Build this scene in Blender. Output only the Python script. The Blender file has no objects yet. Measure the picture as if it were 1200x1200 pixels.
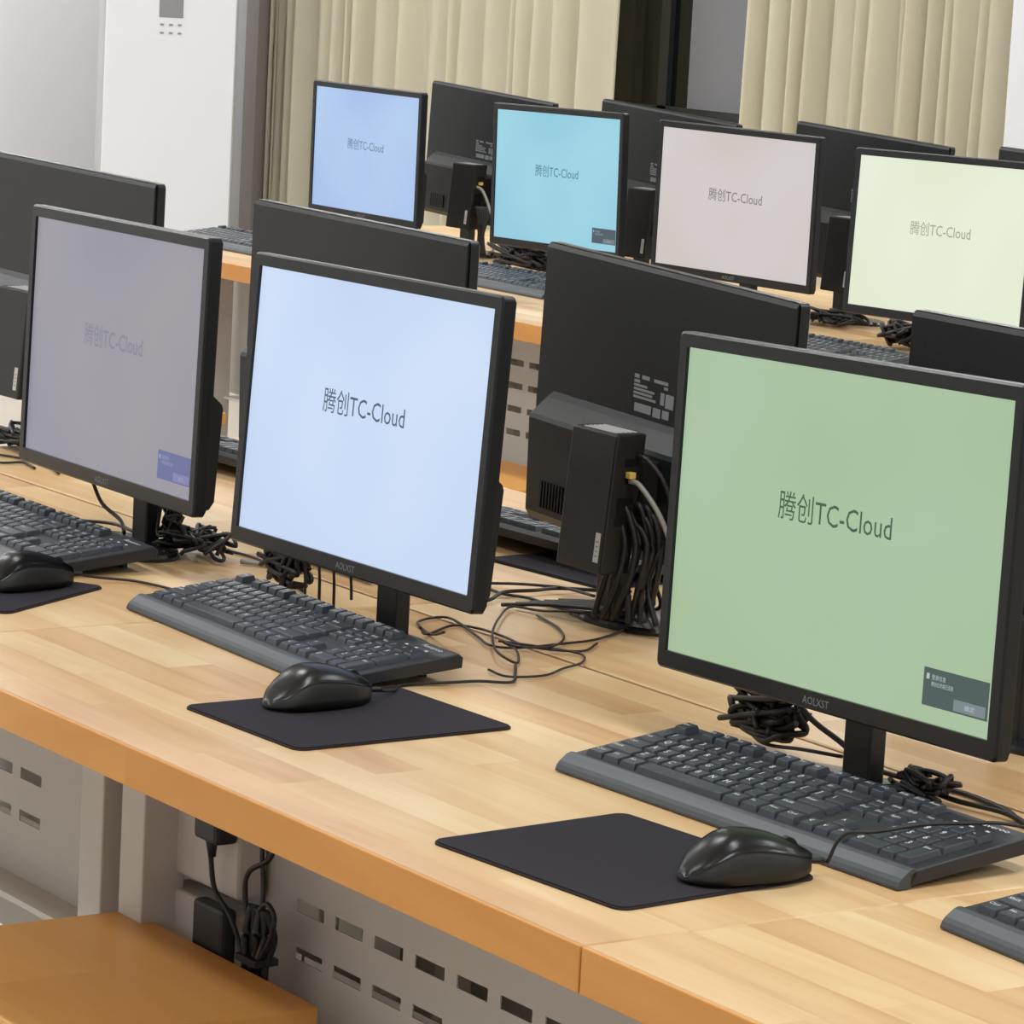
import bpy, bmesh, math, random
from mathutils import Vector, Matrix
R = math.radians
random.seed(7)
scene = bpy.context.scene
C = scene.collection
D = 0.75                      # height of the desk tops

# ---------------------------------------------------------------- helpers
def lin(c):
    def f(v):
        v /= 255.0
        return v / 12.92 if v <= 0.04045 else ((v + 0.055) / 1.055) ** 2.4
    return (f(c[0]), f(c[1]), f(c[2]), 1.0)

def mat(name, rgb, rough=0.5, metal=0.0, noise=0.0, nscale=20.0, bump=0.0, bscale=300.0, spec=0.5, coat=0.0):
    m = bpy.data.materials.new(name); m.use_nodes = True
    nt = m.node_tree; b = nt.nodes['Principled BSDF']
    b.inputs['Base Color'].default_value = lin(rgb)
    b.inputs['Roughness'].default_value = rough
    b.inputs['Metallic'].default_value = metal
    b.inputs['Specular IOR Level'].default_value = spec
    b.inputs['Coat Weight'].default_value = coat
    tc = nt.nodes.new('ShaderNodeTexCoord')
    if noise:
        n = nt.nodes.new('ShaderNodeTexNoise'); n.inputs['Scale'].default_value = nscale
        nt.links.new(tc.outputs['Object'], n.inputs['Vector'])
        mx = nt.nodes.new('ShaderNodeMix'); mx.data_type = 'RGBA'
        a = lin(rgb)
        mx.inputs['A'].default_value = tuple(x * (1 - noise) for x in a[:3]) + (1,)
        mx.inputs['B'].default_value = tuple(min(1, x * (1 + noise)) for x in a[:3]) + (1,)
        nt.links.new(n.outputs['Fac'], mx.inputs['Factor'])
        nt.links.new(mx.outputs['Result'], b.inputs['Base Color'])
    if bump:
        n = nt.nodes.new('ShaderNodeTexNoise'); n.inputs['Scale'].default_value = bscale
        nt.links.new(tc.outputs['Object'], n.inputs['Vector'])
        bp = nt.nodes.new('ShaderNodeBump'); bp.inputs['Strength'].default_value = bump
        bp.inputs['Distance'].default_value = 0.001
        nt.links.new(n.outputs['Fac'], bp.inputs['Height'])
        nt.links.new(bp.outputs['Normal'], b.inputs['Normal'])
    return m

def wood_mat(name, cols, w=0.34, h=0.05, offset=(0, 0, 0), rough=0.38, grain=1.0):
    m = bpy.data.materials.new(name); m.use_nodes = True
    nt = m.node_tree; N = nt.nodes; L = nt.links; b = N['Principled BSDF']
    tc = N.new('ShaderNodeTexCoord')
    mp = N.new('ShaderNodeMapping'); mp.inputs['Location'].default_value = offset
    L.new(tc.outputs['Object'], mp.inputs['Vector'])
    br = N.new('ShaderNodeTexBrick')
    br.offset = 0.37; br.offset_frequency = 2; br.squash = 1.0
    br.inputs['Scale'].default_value = 1.0
    br.inputs['Mortar Size'].default_value = 0.0
    br.inputs['Brick Width'].default_value = w
    br.inputs['Row Height'].default_value = h
    br.inputs['Color1'].default_value = (0, 0, 0, 1); br.inputs['Color2'].default_value = (1, 1, 1, 1)
    L.new(mp.outputs['Vector'], br.inputs['Vector'])
    # per-stave offset of the grain
    add = N.new('ShaderNodeVectorMath'); add.operation = 'MULTIPLY_ADD'
    add.inputs[1].default_value = (7.3, 3.1, 5.7)
    L.new(br.outputs['Color'], add.inputs[0]); L.new(mp.outputs['Vector'], add.inputs[2])
    st = N.new('ShaderNodeVectorMath'); st.operation = 'MULTIPLY'; st.inputs[1].default_value = (2.0, 20.0, 12.0)
    L.new(add.outputs['Vector'], st.inputs[0])
    n1 = N.new('ShaderNodeTexNoise'); n1.inputs['Scale'].default_value = 1.3; n1.inputs['Detail'].default_value = 5
    n1.inputs['Distortion'].default_value = 0.9
    L.new(st.outputs['Vector'], n1.inputs['Vector'])
    n2 = N.new('ShaderNodeTexNoise'); n2.inputs['Scale'].default_value = 4.5; n2.inputs['Detail'].default_value = 2
    L.new(mp.outputs['Vector'], n2.inputs['Vector'])
    # mix weights
    a1 = N.new('ShaderNodeMath'); a1.operation = 'MULTIPLY'; a1.inputs[1].default_value = 0.36
    L.new(br.outputs['Color'], a1.inputs[0])
    a2 = N.new('ShaderNodeMath'); a2.operation = 'MULTIPLY_ADD'; a2.inputs[1].default_value = 0.60 * grain
    L.new(n1.outputs['Fac'], a2.inputs[0]); L.new(a1.outputs[0], a2.inputs[2])
    a3 = N.new('ShaderNodeMath'); a3.operation = 'MULTIPLY_ADD'; a3.inputs[1].default_value = 0.28
    L.new(n2.outputs['Fac'], a3.inputs[0]); L.new(a2.outputs[0], a3.inputs[2])
    cr = N.new('ShaderNodeValToRGB')
    cr.color_ramp.elements[0].position = 0.12; cr.color_ramp.elements[0].color = lin(cols[0])
    cr.color_ramp.elements[1].position = 0.95; cr.color_ramp.elements[1].color = lin(cols[-1])
    for i, c in enumerate(cols[1:-1]):
        e = cr.color_ramp.elements.new(0.12 + 0.83 * (i + 1) / (len(cols) - 1)); e.color = lin(c)
    L.new(a3.outputs[0], cr.inputs['Fac'])
    L.new(cr.outputs['Color'], b.inputs['Base Color'])
    b.inputs['Roughness'].default_value = rough
    b.inputs['Specular IOR Level'].default_value = 0.4
    return m

def emis(name, rgb, strength=1.0, rgb2=None, scale=6.0, rough=0.35):
    """a lit LCD panel: gives off light, with the faint unevenness of its backlight"""
    m = bpy.data.materials.new(name); m.use_nodes = True
    nt = m.node_tree; b = nt.nodes['Principled BSDF']
    b.inputs['Base Color'].default_value = (0.01, 0.01, 0.01, 1)
    b.inputs['Roughness'].default_value = rough
    b.inputs['Specular IOR Level'].default_value = 0.25
    b.inputs['Emission Strength'].default_value = strength
    b.inputs['Emission Color'].default_value = lin(rgb)
    if rgb2:
        tc = nt.nodes.new('ShaderNodeTexCoord')
        n = nt.nodes.new('ShaderNodeTexNoise'); n.inputs['Scale'].default_value = scale
        n.inputs['Detail'].default_value = 1
        nt.links.new(tc.outputs['Object'], n.inputs['Vector'])
        mx = nt.nodes.new('ShaderNodeMix'); mx.data_type = 'RGBA'
        mr = nt.nodes.new('ShaderNodeMapRange')
        mr.inputs['From Min'].default_value = 0.3; mr.inputs['From Max'].default_value = 0.7
        nt.links.new(n.outputs['Fac'], mr.inputs['Value'])
        mx.inputs['A'].default_value = lin(rgb); mx.inputs['B'].default_value = lin(rgb2)
        nt.links.new(mr.outputs['Result'], mx.inputs['Factor'])
        nt.links.new(mx.outputs['Result'], b.inputs['Emission Color'])
    return m

def box(bm, x0, x1, y0, y1, z0, z1, bev=0.0, seg=2, mi=0):
    vs = [bm.verts.new((x, y, z)) for z in (z0, z1) for y in (y0, y1) for x in (x0, x1)]
    q = [(0, 2, 3, 1), (4, 5, 7, 6), (0, 1, 5, 4), (2, 6, 7, 3), (0, 4, 6, 2), (1, 3, 7, 5)]
    fs = [bm.faces.new([vs[i] for i in f]) for f in q]
    for f in fs: f.material_index = mi
    if bev:
        es = list({e for f in fs for e in f.edges})
        bmesh.ops.bevel(bm, geom=es, offset=bev, segments=seg, affect='EDGES', profile=0.5)
    return vs

def prism_x(bm, prof, x0, x1, mi=0, x0b=None, x1b=None):
    """prof: list of (y,z) counter-clockwise seen from +x; extruded along x"""
    a = [bm.verts.new((x0, y, z)) for y, z in prof]
    b = [bm.verts.new((x1, y, z)) for y, z in prof]
    n = len(prof); fs = []
    fs.append(bm.faces.new(b)); fs.append(bm.faces.new(a[::-1]))
    for i in range(n):
        j = (i + 1) % n
        fs.append(bm.faces.new((a[i], a[j], b[j], b[i])))
    for f in fs: f.material_index = mi
    return fs

def rrect(w, h, r, n=5, cx=0, cy=0):
    pts = []
    for sx, sy, a0 in ((1, 1, 0), (-1, 1, 90), (-1, -1, 180), (1, -1, 270)):
        for k in range(n + 1):
            a = R(a0 + 90 * k / n)
            pts.append((cx + sx * (w / 2 - r) + r * math.cos(a), cy + sy * (h / 2 - r) + r * math.sin(a)))
    return pts

def slab(bm, pts, z0, z1, mi=0):
    a = [bm.verts.new((x, y, z0)) for x, y in pts]; b = [bm.verts.new((x, y, z1)) for x, y in pts]
    f = [bm.faces.new(b), bm.faces.new(a[::-1])]
    n = len(pts)
    for i in range(n):
        j = (i + 1) % n; f.append(bm.faces.new((a[i], a[j], b[j], b[i])))
    for q in f: q.material_index = mi
    return f

def crom(pts, sub=8):
    P = [Vector(p) for p in pts]; P = [2 * P[0] - P[1]] + P + [2 * P[-1] - P[-2]]
    out = []
    for i in range(1, len(P) - 2):
        for k in range(sub):
            t = k / sub
            out.append(0.5 * ((2 * P[i]) + (-P[i - 1] + P[i + 1]) * t + (2 * P[i - 1] - 5 * P[i] + 4 * P[i + 1] - P[i + 2]) * t * t
                              + (-P[i - 1] + 3 * P[i] - 3 * P[i + 1] + P[i + 2]) * t ** 3))
    out.append(P[-2]); return out

def tube(bm, pts, r, n=6, smooth=True, sub=8, mi=0):
    P = crom(pts, sub) if smooth else [Vector(p) for p in pts]
    rings = []; up = Vector((0, 0, 1))
    for i, p in enumerate(P):
        t = (P[min(i + 1, len(P) - 1)] - P[max(i - 1, 0)])
        if t.length < 1e-9: t = Vector((1, 0, 0))
        t.normalize()
        a = t.cross(up)
        if a.length < 0.05: a = t.cross(Vector((0, 1, 0)))
        a.normalize(); b = a.cross(t)
        rr = r(i / (len(P) - 1)) if callable(r) else r
        rings.append([bm.verts.new(p + rr * (math.cos(2 * math.pi * k / n) * a + math.sin(2 * math.pi * k / n) * b)) for k in range(n)])
    for i in range(len(rings) - 1):
        for k in range(n):
            f = bm.faces.new((rings[i][k], rings[i][(k + 1) % n], rings[i + 1][(k + 1) % n], rings[i + 1][k])); f.material_index = mi; f.smooth = True
    for rg in (rings[0][::-1], rings[-1]):
        f = bm.faces.new(rg); f.material_index = mi

def link(name, bm, mats, parent=None, smooth=False):
    me = bpy.data.meshes.new(name)
    bmesh.ops.recalc_face_normals(bm, faces=bm.faces)
    bm.to_mesh(me); bm.free()
    if not isinstance(mats, (list, tuple)): mats = [mats]
    for m in mats: me.materials.append(m)
    if smooth:
        for p in me.polygons: p.use_smooth = True
    o = bpy.data.objects.new(name, me); C.objects.link(o)
    if parent: o.parent = parent
    return o

def tag(o, label=None, cat=None, group=None, kind=None):
    if label: o['label'] = label
    if cat: o['category'] = cat
    if group: o['group'] = group
    if kind: o['kind'] = kind
    return o

def thing(name, label, cat, loc, rz=0, group=None):
    o = bpy.data.objects.new(name, None); C.objects.link(o)
    o.empty_display_size = 0.05
    o.location = loc; o.rotation_euler = (0, 0, rz)
    return tag(o, label, cat, group)

def copy_tree(o, parent=None):
    c = o.copy(); C.objects.link(c)
    c.parent = parent
    for ch in list(o.children): copy_tree(ch, c)
    return c

_font_cache = {}
def text_mesh(body, size):
    """list of (verts, faces) of a flat text in its xy plane, left aligned at its base line"""
    key = (body, size)
    if key in _font_cache: return _font_cache[key]
    cu = bpy.data.curves.new('txt', 'FONT'); cu.body = body; cu.size = size; cu.resolution_u = 2
    o = bpy.data.objects.new('txt', cu)
    C.objects.link(o); bpy.context.view_layer.update()
    dg = bpy.context.evaluated_depsgraph_get()
    me = bpy.data.meshes.new_from_object(o.evaluated_get(dg))
    vs = [tuple(v.co) for v in me.vertices]; fs = [tuple(p.vertices) for p in me.polygons]
    bpy.data.objects.remove(o); bpy.data.curves.remove(cu); bpy.data.meshes.remove(me)
    _font_cache[key] = (vs, fs)
    return vs, fs

def add_text(bm, body, size, fn, mi=0, width=None, center=False):
    vs, fs = text_mesh(body, size)
    if not vs: return
    x0 = min(v[0] for v in vs); x1 = max(v[0] for v in vs)
    k = (width / (x1 - x0)) if width else 1.0
    off = -(x0 + x1) / 2 if center else -x0
    nv = [bm.verts.new(fn((v[0] + off) * k, v[1])) for v in vs]
    for f in fs:
        try:
            q = bm.faces.new([nv[i] for i in f]); q.material_index = mi
        except ValueError: pass

# ---------------------------------------------------------------- materials
M = {}
M['bezel'] = mat('black_bezel_plastic', (20, 23, 25), 0.3, bump=0.15, bscale=900, spec=0.32)
M['back'] = mat('black_back_plastic', (20, 24, 26), 0.36, bump=0.2, bscale=700, spec=0.4)
M['gloss'] = mat('glossy_black_plastic', (24, 25, 27), 0.2, bump=0.0)
M['pc'] = mat('thin_client_black', (17, 17, 16), 0.5, bump=0.2, bscale=600)
M['base'] = mat('stand_base_black', (30, 31, 33), 0.25)
M['stem'] = mat('stand_stem_black', (16, 16, 16), 0.45)
M['grey_print'] = mat('grey_label_print', (128, 132, 134), 0.6)
M['white_print'] = mat('white_print', (205, 208, 210), 0.6)
M['white_label'] = mat('white_label_paper', (190, 190, 186), 0.6)
M['kb'] = mat('keyboard_shell', (28, 31, 36), 0.5, bump=0.2, bscale=900)
M['kbar'] = mat('keyboard_front_bar', (60, 65, 70), 0.45)
M['key'] = mat('key_cap_plastic', (40, 46, 54), 0.4, bump=0.2, bscale=900)
M['legend'] = mat('key_legend_white', (214, 220, 224), 0.6)
M['mouse'] = mat('mouse_shell', (17, 18, 20), 0.26)
M['mouse_side'] = mat('mouse_side_rubber', (14, 14, 13), 0.5)
M['pad'] = mat('mouse_pad_cloth', (51, 49, 54), 0.95, bump=0.5, bscale=2500, spec=0.1)
M['pad_edge'] = mat('mouse_pad_dark_rubber', (38, 24, 26), 0.8)
M['cable'] = mat('black_cable_pvc', (22, 20, 20), 0.5)
M['brown_cable'] = mat('dark_brown_cable', (40, 26, 22), 0.5)
M['grey_cable'] = mat('grey_network_cable', (150, 150, 146), 0.5)
M['yellow'] = mat('yellow_plug', (225, 190, 90), 0.45)
M['wood'] = wood_mat('butcher_block_wood', [(160, 112, 70), (184, 140, 94), (202, 164, 116), (214, 183, 137), (223, 200, 156)])
M['edge'] = wood_mat('varnished_edge_wood', [(186, 120, 52), (206, 140, 64), (218, 154, 78), (226, 168, 94)], w=0.8, h=0.2, grain=1.1, rough=0.25)
M['stool'] = wood_mat('orange_stool_wood', [(208, 148, 76), (224, 164, 88), (234, 178, 102)], w=3, h=0.12, grain=0.7)
M['steel'] = mat('grey_painted_steel', (192, 186, 178), 0.5, noise=0.03, nscale=5)
M['steel_light'] = mat('light_grey_painted_steel', (202, 197, 190), 0.5)
M['socket'] = mat('white_socket_plastic', (198, 192, 186), 0.5)
M['wall'] = mat('white_wall_paint', (235, 235, 238), 0.85, noise=0.02, nscale=3, bump=0.2, bscale=200)
M['ceil'] = mat('ceiling_paint', (235, 235, 232), 0.9, noise=0.02, nscale=3)
M['floor'] = mat('beige_floor_tile', (188, 176, 160), 0.35, noise=0.05, nscale=4)
M['trim'] = mat('grey_trim_paint', (176, 172, 170), 0.6)
M['ac'] = mat('air_conditioner_white', (232, 234, 238), 0.4)
M['ac_side'] = mat('air_conditioner_grey_side', (188, 188, 190), 0.5)
M['ac_disp'] = mat('grey_display_panel', (140, 142, 146), 0.35)
M['frame'] = mat('dark_window_frame', (44, 46, 48), 0.4)
M['sash'] = mat('grey_window_panel', (118, 118, 122), 0.6)

# ---------------------------------------------------------------- monitors
W = 0.443; AH = W * 0.625; ZB = 0.089
X1 = W / 2 + 0.0125; Z0 = ZB - 0.0165; Z1 = ZB + AH + 0.0135

def frame_bm():
    bm = bmesh.new()
    r = 0.005
    out = rrect(2 * X1, Z1 - Z0, r, 4, 0, (Z0 + Z1) / 2)
    n = len(out)
    cz = ZB + AH / 2
    inn = []
    for x, z in out:                       # inner opening follows the panel edge
        inn.append((max(-W / 2, min(W / 2, x * 2)), max(ZB, min(ZB + AH, cz + (z - cz) * 2))))
    corners = {}
    def ring(pts, y): return [bm.verts.new((x, y, z)) for x, z in pts]
    def shrink(pts, d): 
        c = (Z0 + Z1) / 2
        return [(x * (1 - d / X1), c + (z - c) * (1 - d / ((Z1 - Z0) / 2))) for x, z in pts]
    rs = [ring(out, 0.0135), ring(out, 0.002), ring(shrink(out, 0.002), 0.0)]
    ii = [ring(inn, 0.0), ring(inn, 0.004)]
    allr = rs + ii
    for a, b in zip(allr[:-1], allr[1:]):
        for i in range(n):
            j = (i + 1) % n
            vs = [a[i], a[j], b[j], b[i]]
            co = []
            for v in vs:
                if not any((v.co - w.co).length < 1e-7 for w in co): co.append(v)
            if len(co) >= 3:
                try: bm.faces.new(co)
                except ValueError: pass
    bmesh.ops.remove_doubles(bm, verts=bm.verts, dist=1e-6)
    return bm

def screen_bm():
    bm = bmesh.new()
    vs = [bm.verts.new(p) for p in ((-W / 2, 0.0035, ZB), (W / 2, 0.0035, ZB), (W / 2, 0.0035, ZB + AH), (-W / 2, 0.0035, ZB + AH))]
    f = bm.faces.new(vs)
    vb = [bm.verts.new((v.co.x, 0.0075, v.co.z)) for v in vs]
    bm.faces.new(vb[::-1])
    for i in range(4):
        j = (i + 1) % 4; bm.faces.new((vs[i], vb[i], vb[j], vs[j]))
    return bm

def back_bm():
    bm = bmesh.new()
    e = X1 - 0.0025
    prism_x(bm, [(0.008, Z0 + 0.002), (0.0145, Z0 + 0.002), (0.0175, Z0 + 0.008), (0.0175, Z1 - 0.006), (0.0145, Z1 - 0.001), (0.008, Z1 - 0.001)], -e, e)
    # thick lower half with the sloped ledge on top
    e2 = X1 - 0.037
    zt = Z0 + 0.142
    prism_x(bm, [(0.015, Z0 + 0.003), (0.038, Z0 + 0.003), (0.044, Z0 + 0.012), (0.048, zt - 0.026), (0.046, zt - 0.021), (0.026, zt - 0.004), (0.0175, zt + 0.002), (0.015, zt + 0.002)], -e2, e2)
    return bm

def vent_bm():
    bm = bmesh.new()
    for k in range(9):
        x = 0.115 + k * 0.006
        box(bm, x, x + 0.003, 0.0440, 0.0475, Z0 + 0.02, Z0 + 0.05)
    return bm

def label_bm():
    bm = bmesh.new()
    y = 0.0176; x0 = 0.046; z0 = Z0 + 0.146
    # seen from behind +x is on the left: draw mirrored
    def bar(u0, u1, v0, v1): box(bm, x0 - u1 * 1.75, x0 - u0 * 1.75, y - 0.0004, y + 0.0003, z0 + v0, z0 + v1)
    bar(0.002, 0.007, 0.040, 0.044); bar(0.010, 0.018, 0.040, 0.044); bar(0.023, 0.038, 0.040, 0.0435)
    bar(0.002, 0.008, 0.035, 0.038); bar(0.034, 0.038, 0.035, 0.038)
    for k, w in enumerate((0.014, 0.022, 0.020, 0.024)): bar(0.002, 0.002 + w, 0.031 - k * 0.0042, 0.0335 - k * 0.0042)
    bar(0.031, 0.035, 0.018, 0.031); bar(0.0365, 0.045, 0.016, 0.031)
    bar(0.004, 0.022, 0.004, 0.013); bar(0.024, 0.032, 0.003, 0.013); bar(0.034, 0.041, 0.004, 0.013)
    return bm

def stem_bm():
    bm = bmesh.new()
    box(bm, -0.0185, 0.0185, 0.048, 0.066, 0.008, Z0 + 0.05, 0.002)
    return bm

def base_bm():
    bm = bmesh.new()
    rings = []
    for r, z in ((1.0, 0.0), (1.0, 0.004), (0.97, 0.0075), (0.5, 0.011), (0.25, 0.013)):
        rings.append([bm.verts.new((0.094 * r * math.cos(a), 0.033 + 0.050 * r * math.sin(a), z)) for a in [2 * math.pi * k / 40 for k in range(40)]])
    for a, b in zip(rings[:-1], rings[1:]):
        for i in range(40): bm.faces.new((a[i], a[(i + 1) % 40], b[(i + 1) % 40], b[i]))
    bm.faces.new(rings[0][::-1]); bm.faces.new(rings[-1])
    return bm

def logo_bm():
    bm = bmesh.new()
    add_text(bm, 'AOLXST', 0.0098, lambda x, y: (x, -0.0003, Z0 + 0.0048 + y), width=0.036, center=True)
    return bm

def title_bm(sx=1.0):
    bm = bmesh.new()
    x0 = -W / 2 + 0.329 * W; wd = 0.348 * W
    add_text(bm, '腾创TC-Cloud', 0.0275, lambda x, y: (x0 + x, 0.0031, ZB + 0.518 * AH + y), width=wd)
    return bm

def popup_bms():
    def q(bm, u0, u1, v0, v1, y):
        a = [bm.verts.new((-W / 2 + u * W, y, ZB + v * AH)) for u, v in ((u0, v0), (u1, v0), (u1, v1), (u0, v1))]
        b = [bm.verts.new((v.co.x, y + 0.0002, v.co.z)) for v in a]
        bm.faces.new(a); bm.faces.new(b[::-1])
        for i in range(4): bm.faces.new((a[i], b[i], b[(i + 1) % 4], a[(i + 1) % 4]))
    p = bmesh.new(); q(p, 0.803, 0.988, 0.052, 0.167, 0.0031)
    b = bmesh.new(); q(b, 0.893, 0.982, 0.058, 0.092, 0.0028)
    t = bmesh.new()
    q(t, 0.812, 0.820, 0.133, 0.150, 0.0027)
    add_text(t, '登录信息', 0.0048, lambda x, y: (-W / 2 + 0.827 * W + x, 0.0027, ZB + 0.135 * AH + y), width=0.04 * W)
    add_text(t, '腾创云终端已连接', 0.0044, lambda x, y: (-W / 2 + 0.827 * W + x, 0.0027, ZB + 0.115 * AH + y), width=0.062 * W)
    add_text(t, '确定', 0.005, lambda x, y: (-W / 2 + 0.925 * W + x, 0.0025, ZB + 0.068 * AH + y), width=0.028 * W)
    return p, b, t

def pc_parts(parent, dx=0.0):
    """thin client hung behind the panel; local +y is behind, seen from behind +x is on the left"""
    bm = bmesh.new()
    box(bm, -0.043 - dx, 0.043 - dx, 0.072, 0.110, Z0 - 0.006, Z0 + 0.142, 0.0025)
    # bracket to the panel
    box(bm, -0.03 - dx, 0.03 - dx, 0.0605, 0.072, Z0 + 0.03, Z0 + 0.11)
    return bm

_mesh = {}
def shared(name, fn, m):
    if name not in _mesh:
        bm = fn(); me = bpy.data.meshes.new(name)
        bmesh.ops.recalc_face_normals(bm, faces=bm.faces)
        bm.to_mesh(me); bm.free(); me.materials.append(m); _mesh[name] = me
    return _mesh[name]

_p, _b, _t = popup_bms()
def _store(name, bm, m):
    me = bpy.data.meshes.new(name); bm.to_mesh(me); bm.free(); me.materials.append(m); _mesh[name] = me
_store('notice_window', _p, mat('notice_slot', (0, 0, 0))); _store('notice_button', _b, M['bezel']); _store('notice_text', _t, M['bezel'])

def monitor(label, x, y, yaw=0.0, tilt=2.0, roll=0.0, screen=None, text=None, popup=None, rear=False, group=None, silver=False):
    root = thing('monitor', label, 'monitor', (x, y, D), R(yaw) + (math.pi if rear else 0), group)
    if rear: roll = -roll
    piv = Vector((0, 0.03, Z0 + 0.06))
    H = Matrix.Translation(piv) @ Matrix.Rotation(R(-tilt), 4, 'X') @ Matrix.Rotation(R(-roll), 4, 'Y') @ Matrix.Translation(-piv)
    def part(name, fn, m, head=True, parent=root, own=False):
        me = shared(name, fn, m)
        o = bpy.data.objects.new(name, me); C.objects.link(o); o.parent = parent
        if own:
            o.material_slots[0].link = 'OBJECT'; o.material_slots[0].material = m
        if head: o.matrix_local = H
        return o
    part('screen_frame', frame_bm, M['bezel'])
    bk = part('back_shell', back_bm, M['back'])
    s = part('screen', screen_bm, M['gloss'], own=bool(screen)) if not screen else None
    if screen:
        me = shared('screen', screen_bm, M['gloss'])
        s = bpy.data.objects.new('screen', me); C.objects.link(s); s.parent = root; s.matrix_local = H
        s.material_slots[0].link = 'OBJECT'; s.material_slots[0].material = screen
    part('stand_stem', stem_bm, M['stem'], head=False)
    part('stand_base', base_bm, M['base'], head=False)
    if not rear:
        lg = part('logo', logo_bm, M['grey_print'])
    if text:
        t = bpy.data.objects.new('title_text', shared('title_text', title_bm, M['bezel'])); C.objects.link(t)
        t.parent = s
        t.material_slots[0].link = 'OBJECT'; t.material_slots[0].material = text
    if popup:
        w = bpy.data.objects.new('notice_window', _mesh['notice_window']); C.objects.link(w); w.parent = s
        w.material_slots[0].link = 'OBJECT'; w.material_slots[0].material = popup[0]
        for nm, k in (('notice_button', 1), ('notice_text', 2)):
            o = bpy.data.objects.new(nm, _mesh[nm]); C.objects.link(o); o.parent = s
            o.material_slots[0].link = 'OBJECT'; o.material_slots[0].material = popup[k]
    if rear:
        o = bpy.data.objects.new('rating_label', shared('rating_label', label_bm, M['grey_print'])); C.objects.link(o); o.parent = bk
        o = bpy.data.objects.new('vent', shared('vent', vent_bm, M['gloss'])); C.objects.link(o); o.parent = bk
    return root

def pop(bg, btn, tx): return (emis('notice_bg', bg), emis('notice_btn', btn), emis('notice_tx', tx))

screens = {
 'A': (emis('screen_violet_grey', (146, 146, 160), 0.92, (158, 153, 160), 4), emis('screen_text_A', (122, 122, 140)), pop((96, 104, 150), (120, 125, 172), (150, 155, 185))),
 'B': (emis('screen_pale_blue', (196, 215, 246), 0.95, (208, 226, 250), 4), emis('screen_text_B', (70, 84, 104)), None),
 'C': (emis('screen_soft_green', (164, 190, 152), 0.97, (170, 196, 166), 5), emis('screen_text_C', (62, 88, 66)), pop((70, 88, 86), (118, 132, 134), (178, 192, 190))),
 'H': (emis('screen_blue', (164, 190, 234), 0.97, (178, 206, 238), 4), emis('screen_text_H', (96, 116, 146)), None),
 'I': (emis('screen_cyan', (142, 202, 222), 0.97, (158, 214, 230), 4), emis('screen_text_I', (70, 118, 136)), pop((66, 84, 96), (110, 122, 130), (150, 170, 180))),
 'J': (emis('screen_pinkish_grey', (206, 196, 190), 0.97, (212, 206, 208), 4), emis('screen_text_J', (118, 110, 110)), None),
 'K': (emis('screen_pale_lime', (224, 234, 206), 0.98, (232, 238, 220), 4), emis('screen_text_K', (152, 160, 140)), None),
}
G1 = 'monitors facing us along the near row'; G2 = 'monitors facing us along the far row'
G3 = 'monitors turned away on the near row'; G4 = 'monitors turned away on the far row'
def front(k, label, x, y, yaw, tilt, roll, g):
    s, t, p = screens[k]
    monitor(label, x, y, yaw, tilt, roll, s, t, p, group=g)
front('A', 'black monitor with a dim violet-grey screen, leftmost facing us on the near desks', -3.672, 1.9445, -2.47, 1.7, 0.44, G1)
front('B', 'black monitor with a bright pale-blue screen in the middle of the near desks', -3.083, 1.914, 0.2, 3.46, 0.35, G1)
front('C', 'largest-looking black monitor with a soft green screen and a dark notice at its corner', -2.3835, 1.960, -0.34, 1.88, 1.19, G1)
front('H', 'small-looking far monitor with a plain blue screen in front of the curtain folds', -7.153, 4.433, 0.68, -0.25, -0.29, G2)
front('I', 'far monitor with a cyan screen and a dark notice at its lower right corner', -6.386, 4.441, 1.71, -0.7, 0.86, G2)
front('J', 'far monitor with a pinkish-grey screen', -5.765, 4.4415, 5.9, 0.19, -0.28, G2)
front('K', 'far monitor with a pale yellow-green screen at the right edge', -5.0246, 4.340, 4.12, 2.51, 0.69, G2)

rears = [
 ('black back of a monitor above and behind the violet-grey screen, cut by the left edge', -4.512, 2.335, 2.0, 0.0, -1.2, G3),
 ('black back of a monitor rising between the blue far screen and the pale-blue near screen', -3.706, 2.305, 1.8, 0.0, -1.1, G3),
 ('black monitor back with a printed label and a ledge, left of the green screen', -3.105, 2.320, -1.5, 0.0, -2.3, G3),
 ('black monitor back whose top corner shows above the green screen at the right edge', -2.470, 2.325, 0.0, 0.0, -0.6, G3),
 ('dark grey monitor back between the blue and the cyan screens', -7.055, 4.720, 3.5, 0.0, -2.9, G4),
 ('black monitor back between the cyan and the pinkish screens, under the dark window', -6.366, 4.720, 2.5, 0.0, -3.0, G4),
 ('black monitor back between the pinkish and the yellow-green screens', -5.676, 4.720, 1.5, 0.0, -2.4, G4),
 ('black monitor back showing only its top corner below the white pillar at the right edge', -5.03, 4.700, 0.0, 0.0, -1.0, G4),
]
for a in rears: monitor(a[0], *a[1:6], rear=True, group=a[6])

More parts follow.
